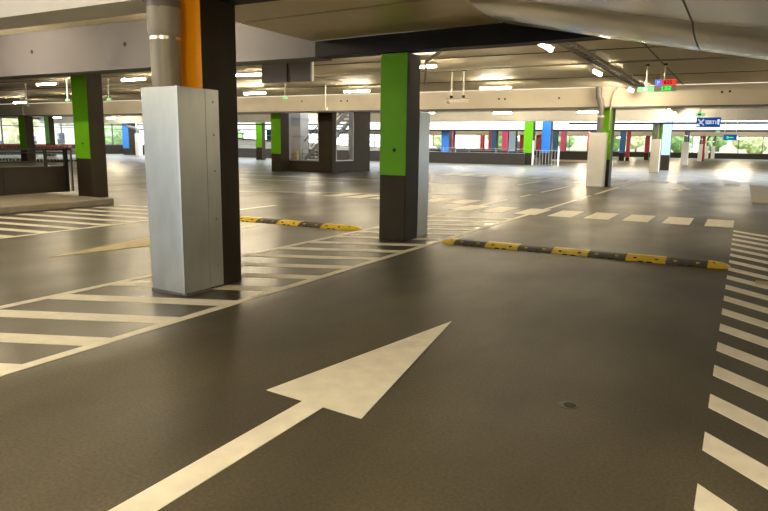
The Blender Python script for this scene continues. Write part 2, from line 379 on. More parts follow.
# ------------------------------------------------------------ pipe casings and pipes
t = thing('pipe_casing', 'tall galvanised sheet casing in front of the orange column', 'casing', (-5.1, 4.94, 0))
MB().hexa([(-.235, -.234, .03), (.275, -.28, .03), (.275, .09, .03), (-.22, .09, .03), (-.275, -.2305, 2.075), (.275, -.28, 2.075), (.275, .09, 2.075), (-.27, .09, 2.075)]).build('sheet_body', 'galv', t)
MB().box(.262, .290, -.293, -.265, .03, 2.077).build('corner_fold', 'galv', t)
MB().box(.262, .28, .09, .28, .03, 2.075).build('side_wing', 'galv', t)
MB().box(-.23, .278, -.25, .085, 0, .03).build('base_trim', 'darkpipe', t)
for z in (.25, .75, 1.25, 1.62, 1.95): MB().cyl((.28, .2, z), (.288, .2, z), .012, 8).build('screw', 'screw', t)
t = thing('drain_pipe', 'thick grey downpipe with coupling entering the galvanised casing', 'pipe', (-5.165, 4.86, 2.08))
MB().cyl((0, 0, .0), (0, 0, .70), .145, 32).build('lower_pipe', 'pvc', t, smooth=True)
MB().cyl((0, 0, .455), (0, 0, .485), .152, 32).build('steel_clamp', 'clamp', t, smooth=True)
MB().tube([(0, 0, .485), (0, 0, .51), (0, 0, .54), (0, 0, .76)], .16, 32, [.15, .155, .165, .165]).build('coupling', 'pvc2', t, smooth=True)
MB().tube([(0, 0, .75), (0, 0, .78), (-.015, -.01, .84), (-.05, -.02, .90), (-.09, -.03, .96), (-.11, -.04, 1.02), (-.11, -.04, 1.115)], .165, 32).build('elbow', 'darkpipe', t, smooth=True)

def casing(label, x0, x1, y0, y1, z1, m='whitebox', group=None):
    cx, cy = (x0 + x1) / 2, (y0 + y1) / 2; hx, hy = (x1 - x0) / 2, (y1 - y0) / 2
    t = thing('pipe_casing', label, 'casing', (cx, cy, 0), group=group)
    MB().box(-hx, hx, -hy, hy, .03, z1, .006).build('sheet_body', m, t)
    MB().box(-hx - .004, hx + .004, -hy - .004, hy + .004, 0, .03).build('base_trim', 'screw', t)
    MB().box(hx - .002, hx + .012, -hy - .008, -hy + .02, .03, z1).build('corner_fold', m, t)
    return t
casing('pale sheet casing behind the middle green column', -5.12, -4.70, 9.76, 10.18, 2.08, 'galv')
casing('white sheet casing on a grey pipe, right of centre', -5.38, -4.76, 26.42, 26.99, 2.1)
casing('pale casing before the light blue column in the light well', -5.2, -4.68, 44.4, 44.99, 2.08)
casing('distant pale casing under a blue faced column', -5.11, -4.55, 66.3, 66.95, 2.11)
casing('third distant pale casing left of a dark red column', -4.95, -4.5, 88, 88.5, 2.05)
casing('left one of two small distant casings by the back wall', -5.35, -4.85, 112, 112.5, 1.95)
casing('right one of two small distant casings by the back wall', -4.5, -4.0, 112, 112.5, 1.95)
def pipe(label, x, y, z0, z1, kx=-.25, m='darkpipe', r=.15, elbow=True):
    t = thing('drain_pipe', label, 'pipe', (x, y, z0))
    h = z1 - z0
    if elbow:
        MB().cyl((0, 0, 0), (0, 0, h * .55), r, 16).build('lower_pipe', m, t, True)
        MB().cyl((0, 0, h * .33), (0, 0, h * .37), r + .012, 16).build('steel_clamp', 'clamp', t, True)
        MB().tube([(0, 0, h * .5), (0, 0, h * .58), (kx * .3, 0, h * .68), (kx * .85, 0, h * .78), (kx, 0, h * .9), (kx, 0, h)], r, 16).build('offset_bend', m, t, True)
    else:
        MB().cyl((0, 0, 0), (0, 0, h), r, 16).build('lower_pipe', m, t, True)
    return t
pipe('grey pipe with offset bend above the white casing', -5.02, 26.6, 2.1, 3.84, -.14, 'darkpipe', .12)
pipe('dark straight pipe above the casing in the light well', -4.98, 44.65, 2.08, 3.04, 0, elbow=False)
pipe('bent pipe above the distant casing under the blue column', -4.85, 66.6, 2.11, 3.69, .25)
pipe('bent pipe above the third distant casing', -4.75, 88.2, 2.05, 3.69, .2)
pipe('bent pipe on the left one of the two smallest casings', -5.1, 112.2, 1.95, 3.69, .2)
pipe('bent pipe on the right one of the two smallest casings', -4.25, 112.2, 1.95, 3.69, .2)
t = thing('drain_pipe', 'dark bent pipe over a white post at the far left windows', 'pipe', (-55, 47.6, 0))
MB().cyl((0, 0, 0), (0, 0, 2.3), .35, 16).build('lower_pipe', 'whitebox', t, True)
MB().tube([(0, 0, 2.25), (0, 0, 2.5), (-.3, 0, 2.8), (-1.6, 0, 3.0), (-1.8, 0, 3.3), (-1.9, 0, 3.84)], .16, 12).build('offset_bend', 'darkpipe', t, True)

# ------------------------------------------------------------ road markings (thin paint)
PZ = .004
t = thing('direction_arrow', 'big white arrow painted on the lane in the foreground', 'road marking', (-2.12, 3, 0))
MB().poly([(-.03, 2.22), (-.40, .09), (.34, .02)], 0, PZ).build('arrow_head', 'paint', t)
MB().poly([(-.10, .07), (.06, .05), (.09, -3.4), (-.11, -3.4)], 0, PZ - .0005).build('arrow_shaft', 'paint', t)
t = thing('direction_arrow', 'yellowish arrow on the left lane pointing towards the camera', 'road marking', (-8.0, 7, 0))
MB().poly([(-.02, -1.65), (.42, .25), (-.40, .35)], 0, PZ).build('arrow_head', 'paint_old', t)
MB().poly([(-.08, .3), (.08, .28), (.08, 2.6), (-.08, 2.6)], 0, PZ - .0005).build('arrow_shaft', 'paint_old', t)
t = thing('direction_arrow', 'small far arrow on the lane before the second crossing', 'road marking', (-2.0, 27, 0))
MB().poly([(-.1, 2.6), (-.42, .2), (.38, .2)], 0, PZ).build('arrow_head', 'paint', t)
MB().poly([(-.1, .3), (.1, .3), (.1, -1.0), (-.1, -1.0)], 0, PZ - .0005).build('arrow_shaft', 'paint', t)

def hatch(label, X0, X1, c0, n, pitch, wid, slope, y_lo, y_hi, lines, m='paint', lw=.1):
    """stripes Y = c + slope*(X-X0), clipped between y limits; lines: X positions of border lines"""
    cx = (X0 + X1) / 2
    t = thing('hatched_marking', label, 'road marking', (cx, y_lo, 0))
    for i in range(n):
        c = c0 + i * pitch
        pts = [(X0 - cx, c - y_lo), (X1 - cx, c + slope * (X1 - X0) - y_lo), (X1 - cx, c + wid + slope * (X1 - X0) - y_lo), (X0 - cx, c + wid - y_lo)]
        MB().poly(pts, 0, PZ).build('stripe', m, t)
    for lx, a, b in lines:
        MB().box(lx - lw / 2 - cx, lx + lw / 2 - cx, a - y_lo, b - y_lo, 0, PZ + .0004).build('border_line', m, t)
    return t
# middle island: between X -5.95 and -4.23
hatch('white hatched island around the casing and columns, left of the big arrow', -5.92, -4.25, 3.88 - .735 * 5, 18, .735, .24, .42, 0, 14,
      ((-4.23, .3, 14.0), (-5.95, .3, 14.0)))
# left island beside the curb
hatch('white hatched strip along the curb at the left', -13.25, -10.25, 2.6, 14, .62, .2, .13, 3, 11, ((-10.2, 2, 13.0),), m='paint')
# right island
hatch('white diagonal stripes at the right edge of the lane', -.05, 1.1, 3.19 - .25 - .645 * 3, 21, .645, .25, -1.0, 1, 14, ())
def crossing(label, y0, y1, xr, n, pitch, wid, m='paint'):
    t = thing('pedestrian_crossing', label, 'road marking', (xr - n * pitch / 2, y0, 0)); cx = xr - n * pitch / 2
    for i in range(n):
        x = xr - i * pitch
        MB().box(x - wid - cx, x - cx, 0, y1 - y0, 0, PZ + .001).build('stripe', m, t)
crossing('pedestrian crossing of white bars just beyond the speed bumps', 14.6, 16.1, -.06, 8, .80, .52)
crossing('near pedestrian crossing continuing left behind the middle column', 16.2, 17.6, -6.45, 6, .80, .52)
crossing('second far pedestrian crossing before the light well', 31.2, 33.0, .9, 16, .95, .6)
def line(label, x, segs, w_=.1, m='paint', ang=None):
    t = thing('lane_line', label, 'road marking', (x, segs[0][0], 0))
    for a, b in segs: MB().box(-w_ / 2, w_ / 2, a - segs[0][0], b - segs[0][0], 0, PZ).build('dash', m, t)
line('white line running from the hatched island across the first crossing', -4.23, ((14.0, 19.5), (20.3, 21.6), (22.4, 27.0), (27.8, 34)))
line('white broken line starting at the left edge of the hatched island', -5.95, ((14.0, 18.4), (19.6, 20.8), (22, 29.5)))
line('white line on the far floor left of the white casing', -7.9, ((25.6, 29.0), (34.5, 40)), .12)
for (lab, a, b, w_, mm) in (('faint green line on the glossy floor before the stair core', (-20, 18.4), (-10.8, 19.6), .18, 'greenpaint'),
                            ('thin white line crossing the floor before the stair core', (-23, 24.5), (-9.5, 24.9), .12, 'paint'),
                            ('thin pale line right behind the left speed bump', (-17, 14.6), (-7.2, 19.6), .10, 'paint'),
                            ('pale painted line below the stair core windows', (-20, 21.6), (-14, 22.2), .12, 'paint')):
    d = Vector((b[0] - a[0], b[1] - a[1])); n_ = Vector((-d.y, d.x)).normalized() * w_ / 2
    o = MB().poly([(-n_.x, -n_.y), (d.x - n_.x, d.y - n_.y), (d.x + n_.x, d.y + n_.y), (n_.x, n_.y)], 0, PZ - .001).build('lane_line', mm)
    o.location = (a[0], a[1], 0); tag(o, lab, 'road marking')

# ------------------------------------------------------------ speed bumps
def bump(label, x0, x1, y, first, segs):
    t = thing('speed_bump', label, 'speed bump', (x0, y, 0), group=None)
    hw, hh = .19, .068
    prof = [(-hw, 0), (-hw, .012), (-.13, .046), (-.06, hh), (.06, hh), (.13, .046), (hw, .012), (hw, 0)]
    L = x1 - x0; cap = .27; st = (L - 2 * cap) / segs
    def endcap(xa, s):
        m = MB(); n = 6; rings = []
        for i in range(n + 1):
            f = i / n; k = math.sqrt(max(1 - (f * .97) ** 2, 0))
            rings.append([m.bm.verts.new((xa + s * cap * f, p[0] * k, p[1] * (k if i else 1))) for p in prof])
        for A, B in zip(rings, rings[1:]):
            for q in range(len(prof) - 1): m.bm.faces.new((A[q], A[q + 1], B[q + 1], B[q]))
            m.bm.faces.new((A[-1], A[0], B[0], B[-1]))
        m.bm.faces.new(rings[0]); m.bm.faces.new(rings[-1][::-1])
        e = m.build('end_cap', 'yellow', t, True)
        for dx, dy in ((.07, -.08), (.12, .05)): MB().cyl((xa + s * dx, dy, .04), (xa + s * dx, dy, .062), .018, 8).build('bolt', 'bolt', e)
    endcap(cap, -1); endcap(L - cap, 1)
    for i in range(segs):
        a = cap + i * st; ye = (i % 2 == first)
        e = MB().profile_x(prof, a + .003, a + st - .003).build('rubber_segment', 'yellow' if ye else 'rubber', t)
        for dx in (.12, st - .12):
            for dy in (-.13,): MB().cyl((a + dx, dy, .035), (a + dx, dy, .053), .024, 10).build('bolt', 'bolt' if ye else 'yellow', e)
        for dx in (.2, st - .2): MB().box(a + dx - .035, a + dx + .035, -hw - .003, -hw + .03, 0, .014).build('drain_notch', 'hole', e)
bump('yellow and black speed bump across the right lane, ending by the diagonal stripes', -4.17, -.02, 9.62, 1, 7)
bump('yellow and black speed bump in the left lane behind the casing', -9.6, -6.0, 10.12, 1, 6)

# ------------------------------------------------------------ curb, parapet and railing at left
o = MB().box(-1.5, 1.25, -10, 5.0, 0, .15, .02).build('curb_platform', 'curb'); o.location = (-14.7, 5.8, 0); tag(o, 'low concrete curb platform beneath the black railing at left', 'curb')
t = thing('parapet_wall', 'low dark parapet below the black railing at the left', 'parapet', (-16.35, 4.5, .15))
MB().box(-.1, .1, -8, 7.0, 0, .68).build('panel', 'parapet', t)
MB().box(-.13, .13, -8, 7.0, .66, .70).build('coping', 'parapet', t)
for yy in (-2.2, 2.4, 5.3): MB().box(.1, .112, yy - .012, yy + .012, .02, .66).build('panel_joint', 'hole', t)
t = thing('railing', 'black steel railing with white end post on the left parapet', 'railing', (-16.3, 4.5, .85))
MB().box(-.035, .035, -8, 7.25, .42, .47).build('top_rail', 'rail', t)
MB().box(-.012, .012, -8, 7.1, .34, .37).build('middle_rail', 'rail', t)
MB().box(-.015, .015, -8, 7.1, .10, .14).build('lower_rail', 'rail', t)
for yy in (-3, -.5, 1.3, 3.2, 5.05, 6.5): MB().box(-.03, .03, yy - .03, yy + .03, 0, .43).build('post', 'rail', t)
MB().box(.02, .09, 7.0, 7.1, -.7, .45).build('end_post', 'rail', t)
MB().box(.03, .08, 7.2, 7.24, -.7, .45).build('steel_strip', 'clamp', t)

# ------------------------------------------------------------ stair core
t = thing('stair_core', 'dark brown enclosure with two openings around the stairs', 'enclosure', (-21.5, 29.5, 0))
x0, x1 = -2.3 + .0, 2.2   # local X
m = MB()
m.box(-1.25, 2.2, 0, .25, 0, .60).box(-1.25, -.74, 0, .25, .6, 3.84).box(1.28, 2.2, 0, .25, .6, 3.84)
m.build('front_wall', 'colbrown', t)
m = MB(); m.box(1.95, 2.2, .25, 4.0, 0, .62).box(1.95, 2.2, .25, .35, .62, 3.84).box(1.95, 2.2, 2.1, 4.0, .62, 3.84)
m.build('side_wall', 'colbrown', t)
MB().box(-.78, -.72, -.02, .27, .6, 3.84).box(1.26, 1.32, -.02, .27, .6, 3.84).box(-.78, 1.32, -.02, .27, .58, .64).build('opening_frame', 'alu', t)
MB().box(1.93, 2.22, .33, .39, .62, 3.84).box(1.93, 2.22, 2.06, 2.12, .62, 3.84).box(1.93, 2.22, .33, 2.12, .6, .65).build('opening_frame', 'alu', t)
t = thing('staircase', 'steel staircase with railings inside the dark enclosure', 'stairs', (-21.5, 31.0, 0))
for i in range(16):
    MB().box(-1.3 + i * .2, -1.06 + i * .2, .55, 1.6, .35 + i * .19, .39 + i * .19).build('step', 'greypanel', t)
for yy in (.5, 1.62):
    MB().hexa([(-1.4, yy, .1), (1.9, yy, 3.2), (1.9, yy + .05, 3.2), (-1.4, yy + .05, .1), (-1.4, yy, .4), (1.9, yy, 3.5), (1.9, yy + .05, 3.5), (-1.4, yy + .05, .4)]).build('stringer', 'alu', t)
    MB().tube([(-1.4, yy, 1.35), (1.6, yy, 4.1)], .03, 8).build('handrail', 'rail', t)
    for i in range(6): MB().cyl((-1.3 + i * .55, yy, .45 + i * .5), (-1.3 + i * .55, yy, 1.42 + i * .5), .015, 6).build('baluster', 'rail', t)
o = MB().box(-.42, .42, -.1, .1, 0, 1.05).box(-.44, .44, -.12, .12, 1.05, 1.1).build('wooden_panel', 'wood'); o.location = (-22.5, 30.2, 0); tag(o, 'light wooden panel inside the left opening of the stair core', 'panel')
t = thing('lift_shaft', 'grey clad shaft at the left inside the stair core', 'shaft', (-22.9, 31.5, 0))
MB().box(-.45, .35, -.4, .4, 0, 3.84).build('cladding', 'greypanel', t); MB().box(-.47, .37, -.42, .42, 1.9, 1.96).box(-.47, .37, -.42, .42, 2.9, 2.96).build('joint_band', 'alu', t)
t = thing('guard_rail', 'grey guard rail seen through the stair core opening', 'railing', (-21.2, 30.4, 0))
for z in (.7, .95, 1.2): MB().box(-.7, 1.0, -.02, .02, z, z + .03).build('bar', 'alu', t)
for x in (-.7, .15, 1.0): MB().box(x - .02, x + .02, -.02, .02, 0, 1.23).build('post', 'alu', t)

# ------------------------------------------------------------ light well parapet, ramp and rails
t = thing('parapet_wall', 'long dark parapet in front of the rear ramp railing', 'parapet', (-40, 53, 0))
MB().box(-22, 24.1, 0, .25, 0, .93).build('panel', 'parapet', t)
MB().box(-22, 24.1, -.03, .28, .93, .97).build('coping', 'alu', t)
for i in range(11): MB().box(-20 + i * 4, -19.97 + i * 4, -.01, 0, .05, .9).build('panel_joint', 'hole', t)
t = thing('railing', 'thin grey railing along the top of the long dark parapet', 'railing', (-40, 53.1, .97))
MB().box(-22, 24.1, 0, .04, .32, .36).build('top_rail', 'alu', t); MB().box(-22, 24.1, .01, .03, .14, .17).build('lower_rail', 'alu', t)
for i in range(19): MB().box(-21.6 + i * 2.4, -21.56 + i * 2.4, 0, .04, 0, .34).build('post', 'alu', t)
t = thing('white_gate', 'white upright posts and bars right of the green column', 'gate', (-15.2, 53.3, 0))
for x in (-.05, 2.05): MB().box(x - .06, x + .06, -.05, .05, 0, 2.0 if x < 0 else 1.3).build('post', 'railw', t)
for i in range(7): MB().box(.25 + i * .25, .29 + i * .25, -.02, .02, .05, 1.2).build('bar', 'alu', t)
MB().box(.0, 2.0, -.02, .02, 1.2, 1.25).build('top_rail', 'alu', t)
t = thing('parapet_wall', 'dark parapet below the foliage opening, left of the white casing', 'parapet', (-15.5, 70, 0))
MB().box(-3.6, 3.4, 0, .25, 0, 1.05).build('panel', 'parapet', t); MB().box(-3.6, 3.4, -.04, .28, 1.05, 1.1).build('coping', 'alu', t)
MB().box(-2.6, 2.0, -.5, -.02, 0, .18).build('kerb', 'pale', t)
t = thing('vehicle_ramp', 'pale sloping vehicle ramp behind the long parapet', 'ramp', (-40, 60, 0))
m = MB(); m.hexa([(-20, 0, 0), (17, 0, 0), (17, 6, 0), (-20, 6, 0), (-20, 0, 2.2), (17, 0, .55), (17, 6, .55), (-20, 6, 2.2)]); m.build('slab', 'pale', t)
for i in range(12): MB().box(-19 + i * 3.1, -18.95 + i * 3.1, 0, .05, 2.15 - i * .138, 2.9 - i * .138).build('post', 'railw', t)
MB().hexa([(-20, 0, 2.85), (17, 0, 1.2), (17, .06, 1.2), (-20, .06, 2.85), (-20, 0, 2.92), (17, 0, 1.27), (17, .06, 1.27), (-20, .06, 2.92)]).build('handrail', 'railw', t)
o = MB().box(0, 9, 0, 10, 0, .04).build('traffic_island', 'pale'); o.location = (.33, 21.6, 0); tag(o, 'pale paved traffic island at the right edge of the lane', 'traffic island')
t = thing('concrete_kerb', 'short low kerb at the right edge among the diagonal stripes', 'kerb', (.30, 9.0, 0))
MB().box(.14, .26, -.3, 1.6, .0, .08, .02).build('kerb_stone', 'curb', t); MB().box(-.05, .9, -.42, -.32, 0, .03, .008).build('end_stone', 'paint_old', t)
t = thing('drain_cover', 'small round dark cover set in the lane right of the big arrow', 'drain cover', (-.8, 3.83, 0))
MB().cyl((0, 0, 0), (0, 0, .003), .06, 24).build('ring', 'rubber', t, True); MB().cyl((.012, 0, .003), (.012, 0, .006), .036, 20).build('lid', 'hole', t, True)

# ------------------------------------------------------------ lamps
def make_lamp(longways):
    t = thing('strip_light', '', 'lamp', (0, 0, 0)); L = .6
    def bx(a, b, c, d): return (a, b, -d, d, c[0], c[1]) if not longways else (-d, d, a, b, c[0], c[1])
    MB().box(*bx(-L - .02, L + .02, (.035, .09), .075)).build('housing', 'lampbody', t)
    if longways: MB().cyl((0, -L, 0), (0, L, 0), .023, 12).build('tube', 'tube', t, True)
    else: MB().cyl((-L, 0, 0), (L, 0, 0), .023, 12).build('tube', 'tube', t, True)
    for s in (-1, 1): MB().box(*bx(s * L - .02, s * L + .02, (-.04, .05), .045)).build('end_cap', 'lampbody', t)
    for s in (-.4, .4):
        if longways: MB().cyl((0, s, .08), (0, s, .25), .008, 6).build('hanger', 'rod', t)
        else: MB().cyl((s, 0, .08), (s, 0, .25), .008, 6).build('hanger', 'rod', t)
    return t
LA = make_lamp(False); LB = make_lamp(True)
used = {False: False, True: False}
def lamp(x, y, label, longways=False, group=None, z=3.6):
    src = LB if longways else LA
    if not used[longways]:
        used[longways] = True; o = src; o.location = (x, y, z); o['label'] = label
        if group: o['group'] = group
        return o
    o = dup(src, (x, y, z), label)
    if 'group' in o: del o['group']
    if group: o['group'] = group
    return o
G1 = 'strip lights in the near row'; G2 = 'strip lights in the second row'
lamp(-23.2, 15.95, 'lit tube lamp leftmost in the front row, above the black railing', group=G1)
lamp(-18.5, 15.95, 'lit tube lamp between the left green column and the casing', group=G1)
lamp(-13.75, 16.2, 'lit tube lamp just right of the orange column, upper of two', group=G1)
lamp(-7.95, 16.3, 'lit tube lamp partly hidden right of the middle green column', group=G1)
lamp(-36.4, 23.3, 'lit tube lamp farthest left in the second row', group=G2)
lamp(-30.0, 22.6, 'lit tube lamp lower left behind the left green column', group=G2)
lamp(-24.5, 22.6, 'lit tube lamp of the second row hidden by the casing', group=G2)
lamp(-18.5, 22.3, 'lit tube lamp right of the orange column, lower of two', group=G2)
lamp(-13.75, 22.8, 'lit tube lamp just left of the middle green column', group=G2)
lamp(-8.1, 23.1, 'lit tube lamp beyond the hanging bracket, right of the middle column', group=G2)
lamp(-3.87, 13.9, 'first of three lengthwise tube lamps along the cable tray, nearest', True)
lamp(-3.87, 19.4, 'second of three lengthwise tube lamps along the cable tray', True)
lamp(-3.87, 25.6, 'last of three lengthwise tube lamps along the cable tray, farthest', True)
G3 = 'strip lights beyond the cream beam'
for i, (x, y) in enumerate(((-13.7, 40.6), (-8.4, 40.6), (-18.6, 39.7), (-30.5, 42), (-31.5, 36), (-45, 36), (-52, 42), (-57, 40), (-41, 34), (-25, 36), (-14, 33), (-31, 32))):  # the trailing ones are hidden lamps added to brighten this bay
    lamp(x, y, ['lit tube lamp seen under the cream beam, left of the white casing', 'lit tube lamp just left of the pipe above the white casing', 'lit tube lamp peeking right of the pale casing at centre',
                'unseen tube lamp added to brighten the bay beyond the cream beam', 'lit lamp beyond the cream beam, right of the orange column', 'lit lamp above the far left windows, right of the green column',
                'lit lamp nearest the far windows between column and casing', 'lit lamp farthest left above the facade windows'][i] if i < 8 else 'unseen tube lamp added to brighten the bay beyond the cream beam', group=G3)
lamp(-3.87, 39.4, 'small lengthwise lamp under the cream beam below the green display, nearer one', True)
lamp(-3.87, 43.0, 'small lengthwise lamp under the cream beam, farther one beside the exit sign', True)
G5 = 'strip lights added to brighten the far hall beyond the light well'  # lamp grid added to brighten the far floor and columns
for i in range(7):
    for j_, y in enumerate((60, 67, 74, 81, 92, 100, 108)):
        lamp(-1.5 - i * 7 + (1.5 if j_ % 2 else 0), y, 'tube lamp added to brighten the far hall beyond the light well', group=G5, z=3.45)
G4 = 'unseen strip lights added above and behind the viewer'  # unseen lamps added to give the near floor and soffit warm light
for x, y, z in ((-9, 7.4, 3.6), (-13.8, 7.4, 3.6), (-19, 7.4, 3.6), (-9, 1.5, 3.6), (-13.8, 1.5, 3.6), (-3.8, 1.2, 2.98), (-3.8, -3.2, 2.98), (.5, 1.2, 2.4), (-9, -4, 3.6), (3.5, 16, 3.6), (8, 16, 3.6), (8, 22, 3.6)):
    lamp(x, y, 'unseen strip light added above or beside the viewpoint', y < 3, group=G4, z=z)

# ------------------------------------------------------------ cable tray and conduits
t = thing('cable_tray', 'long cable tray under the ceiling beside the lengthwise lamps', 'cable tray', (-3.45, 10, 3.62))
for x in (-.12, .12): MB().box(x - .012, x + .012, 0, 16.7, 0, .09).build('side_rail', 'tray', t)
ru = MB().box(-.12, .12, -.015, .015, .01, .03).build('rung', 'tray', t); ru.location.y = .3
for i in range(1, 37):
    c = ru.copy(); C.objects.link(c); c.parent = t; c.location.y = .3 + i * .445
MB().tube([(-.03, 0, .04), (.02, 4, .045), (-.04, 9, .04), (.02, 16.7, .04)], .03, 8).tube([(.05, 0, .04), (.06, 6, .045), (.04, 12, .04), (.07, 16.7, .04)], .02, 8).build('cables', 'rail', t)
for i in range(9):
    MB().cyl((-.14, .5 + i * 1.95, 0), (-.14, .5 + i * 1.95, .22), .01, 6).cyl((.14, .5 + i * 1.95, 0), (.14, .5 + i * 1.95, .22), .01, 6).build('hanger', 'rod', t)
def conduit(label, pts, r=.025, m='conduit'):
    p0 = pts[0]; o = MB().tube([(p[0] - p0[0], p[1] - p0[1], p[2] - p0[2]) for p in pts], r, 8).build('conduit', m, None, True)
    o.location = p0; tag(o, label, 'conduit')
conduit('thin conduit across the ceiling before the second lamp row', [(-50, 19.0, 3.815), (8, 19.0, 3.815)])
conduit('conduit dropping down the cream beam beside the white casing pipe', [(-4.5, 26.72, 3.8), (-4.6, 26.72, 3.6), (-4.68, 26.72, 3.3), (-4.7, 26.72, 2.2)], .03)
conduit('short diagonal conduit at the top of the middle green column', [(-4.6, 9.75, 2.5), (-4.6, 9.75, 2.85), (-4.3, 10.6, 3.4), (-4.0, 11.5, 3.8)], .025, 'rod')

# ------------------------------------------------------------ hanging bracket, sensors, signs
t = thing('hanging_bracket', 'white twin-rod bracket hanging right of the middle green column', 'bracket', (-8.0, 19.3, 3.85))
for x in (-.2, .2):
    MB().cyl((x, 0, -.83), (x, 0, 0), .025, 8).build('rod', 'rod', t)
    MB().cyl((x, 0, -.05), (x, 0, 0), .06, 10).build('ceiling_rose', 'hole', t); MB().cyl((x, 0, -.86), (x, 0, -.78), .05, 10).build('lower_joint', 'hole', t)
MB().box(-.36, .36, -.04, .04, -.90, -.86).build('crossbar', 'alu', t)
MB().box(-.30, .36, -.03, .03, -1.0, -.90).build('lower_panel', 'beam', t); MB().box(-.34, -.26, -.05, .05, -1.02, -.92).build('sensor', 'conduit', t)
GS = 'parking sensors on white rods'
for i, (x, y, L, lab) in enumerate(((-26.9, 17.5, .85, 'white rod hanging above the left part of the black railing'), (-23.1, 16.7, .75, 'green tipped sensor rod just left of the left green column'),
                               (-21.5, 17.3, .72, 'green tipped sensor rod right of the left green column'), (-35.3, 22.7, .9, 'long white rod nearest the left picture edge'),
                               (-16.25, 21.4, .5, 'short sensor rod beneath the grey double sign box'), (-14.93, 22.3, .9, 'white rod hanging left of the middle green column'))):
    t = thing('parking_sensor', lab, 'sensor', (x, y, 3.85))
    MB().cyl((0, 0, -L), (0, 0, 0), .022, 8).build('rod', 'rod', t); MB().box(-.08, .08, -.04, .04, -L - .07, -L).build('sensor_head', 'ledgreenpale' if i in (1, 2, 4) else 'lampbody', t)
    MB().cyl((0, 0, -.03), (0, 0, 0), .05, 10).build('ceiling_rose', 'lampbody', t)
for lab, x0, x1, we in (('left grey box of the hanging double sign seen from behind', -9.72, -9.02, False), ('right grey box of the hanging double sign, with white edge strip', -8.93, -8.38, True)):
    t = thing('hanging_sign_box', lab, 'sign', ((x0 + x1) / 2, 12, 2.88)); h = (x1 - x0) / 2
    MB().box(-h, h, -.05, .05, 0, .42, .008).build('housing', 'signgrey', t)
    MB().box(h, h + .035, -.055, .03, -.01, .43).build('edge_strip', 'lampbody' if we else 'hole', t)
    for x in (-h * .6, h * .6): MB().cyl((x, 0, .42), (x, 0, .97), .015, 8).build('rod', 'conduit', t)
FONT = {'S': '111100111001111', 'O': '111101101101111', 'R': '110101110101101', 'T': '111010010010010', 'I': '010010010010010', 'E': '111100110100111', '3': '111001111001111', '5': '111100111001111', '2': '111001111100111', 'P': '111101111100100', '1': '010110010010111', '8': '111101111101111'}
def text(parent, s, x, z, h, m, y=-.012, gap=.25):
    px = h / 5; cx = x
    for ch in s:
        b = MB()
        if ch in FONT:
            for k in range(15):
                if FONT[ch][k] == '1':
                    r_, c_ = divmod(k, 3); b.box(cx + c_ * px, cx + (c_ + 1.02) * px, y, y + .008, z + (4 - r_) * px, z + (5.02 - r_) * px)
            b.build('letter', m, parent)
        cx += px * (3 + gap * 3)
t = thing('direction_sign', 'blue hanging exit sign with white arrows and lettering', 'sign', (-1.64, 35, 2.55))
MB().box(-.52, .52, -.0, .08, 0, .45).build('sign_panel', 'signblue', t)
MB().hexa([(-.48, -.012, .10), (-.44, -.012, .05), (-.44, -.002, .05), (-.48, -.002, .10), (-.22, -.012, .38), (-.18, -.012, .33), (-.18, -.002, .33), (-.22, -.002, .38)]).build('arrow', 'signwhite', t)
MB().hexa([(-.46, -.014, .34), (-.43, -.014, .39), (-.43, -.004, .39), (-.46, -.004, .34), (-.2, -.014, .06), (-.17, -.014, .11), (-.17, -.004, .11), (-.2, -.004, .06)]).build('arrow', 'signwhite', t)
MB().box(-.49, -.36, -.012, -.002, .05, .09).box(-.49, -.45, -.012, -.002, .05, .17).build('arrow_point', 'signwhite', t)
text(t, 'SORTIE', -.13, .14, .17, 'signwhite', gap=-.05)
MB().box(.42, .46, -.012, -.002, .1, .36).box(.38, .46, -.012, -.002, .32, .36).build('bar', 'signwhite', t)
for x in (-.4, .3): MB().cyl((x, .04, .45), (x, .04, 1.3), .015, 6).build('rod', 'rod', t)
t = thing('emergency_light', 'green lit emergency sign just above the blue exit sign', 'sign', (-2.0, 34.6, 3.05))
MB().box(-.2, .2, -.03, .03, 0, .15).build('housing', 'ledgreenpale', t); MB().box(-.1, .04, -.04, -.03, .04, .11).build('pictogram', 'hole', t); MB().cyl((0, 0, .15), (0, 0, .8), .02, 8).build('rod', 'rod', t)
t = thing('direction_sign', 'smaller blue sign with green arrow, right of the exit sign', 'sign', (-.83, 43.6, 2.05))
MB().box(-.35, .35, 0, .08, 0, .32).build('sign_panel', 'signblue', t)
MB().box(-.13, .18, -.012, -.002, .13, .18).box(-.18, -.08, -.012, -.002, .09, .22).build('arrow', 'ledgreen', t)
for x in (-.3, .3): MB().cyl((x, .04, .32), (x, .04, 1.8), .015, 6).build('rod', 'rod', t)
t = thing('emergency_light', 'tiny green light right below the blue exit sign', 'sign', (-1.3, 38, 2.35)); MB().box(-.1, .1, -.03, .03, 0, .1).build('housing', 'ledgreenpale', t); MB().cyl((0, 0, .1), (0, 0, 1.5), .01, 6).build('rod', 'rod', t)
O = (-2.1, 20, 3.10)
t = thing('parking_display', 'hanging display with blue square, red and green digits', 'sign', O)
MB().box(-.27, .27, 0, .07, 0, .32).build('housing', 'conduit', t)
MB().box(-.27, -.10, -.012, 0, .16, .31).build('blue_square', 'ledblue', t)
text(t, 'P', -.21, .185, .10, 'signwhite')
MB().box(-.09, .27, -.01, 0, .17, .31).build('red_field', 'ledred', t)
text(t, '835', -.04, .19, .10, 'hole', y=-.016)
text(t, '182', -.10, .02, .12, 'ledgreen')
MB().cyl((-.03, 0, .3), (-.03, .03, .75), .022, 8).build('rod', 'rod', t); MB().cyl((-.03, .03, .70), (-.03, .03, .75), .05, 10).build('ceiling_rose', 'hole', t)
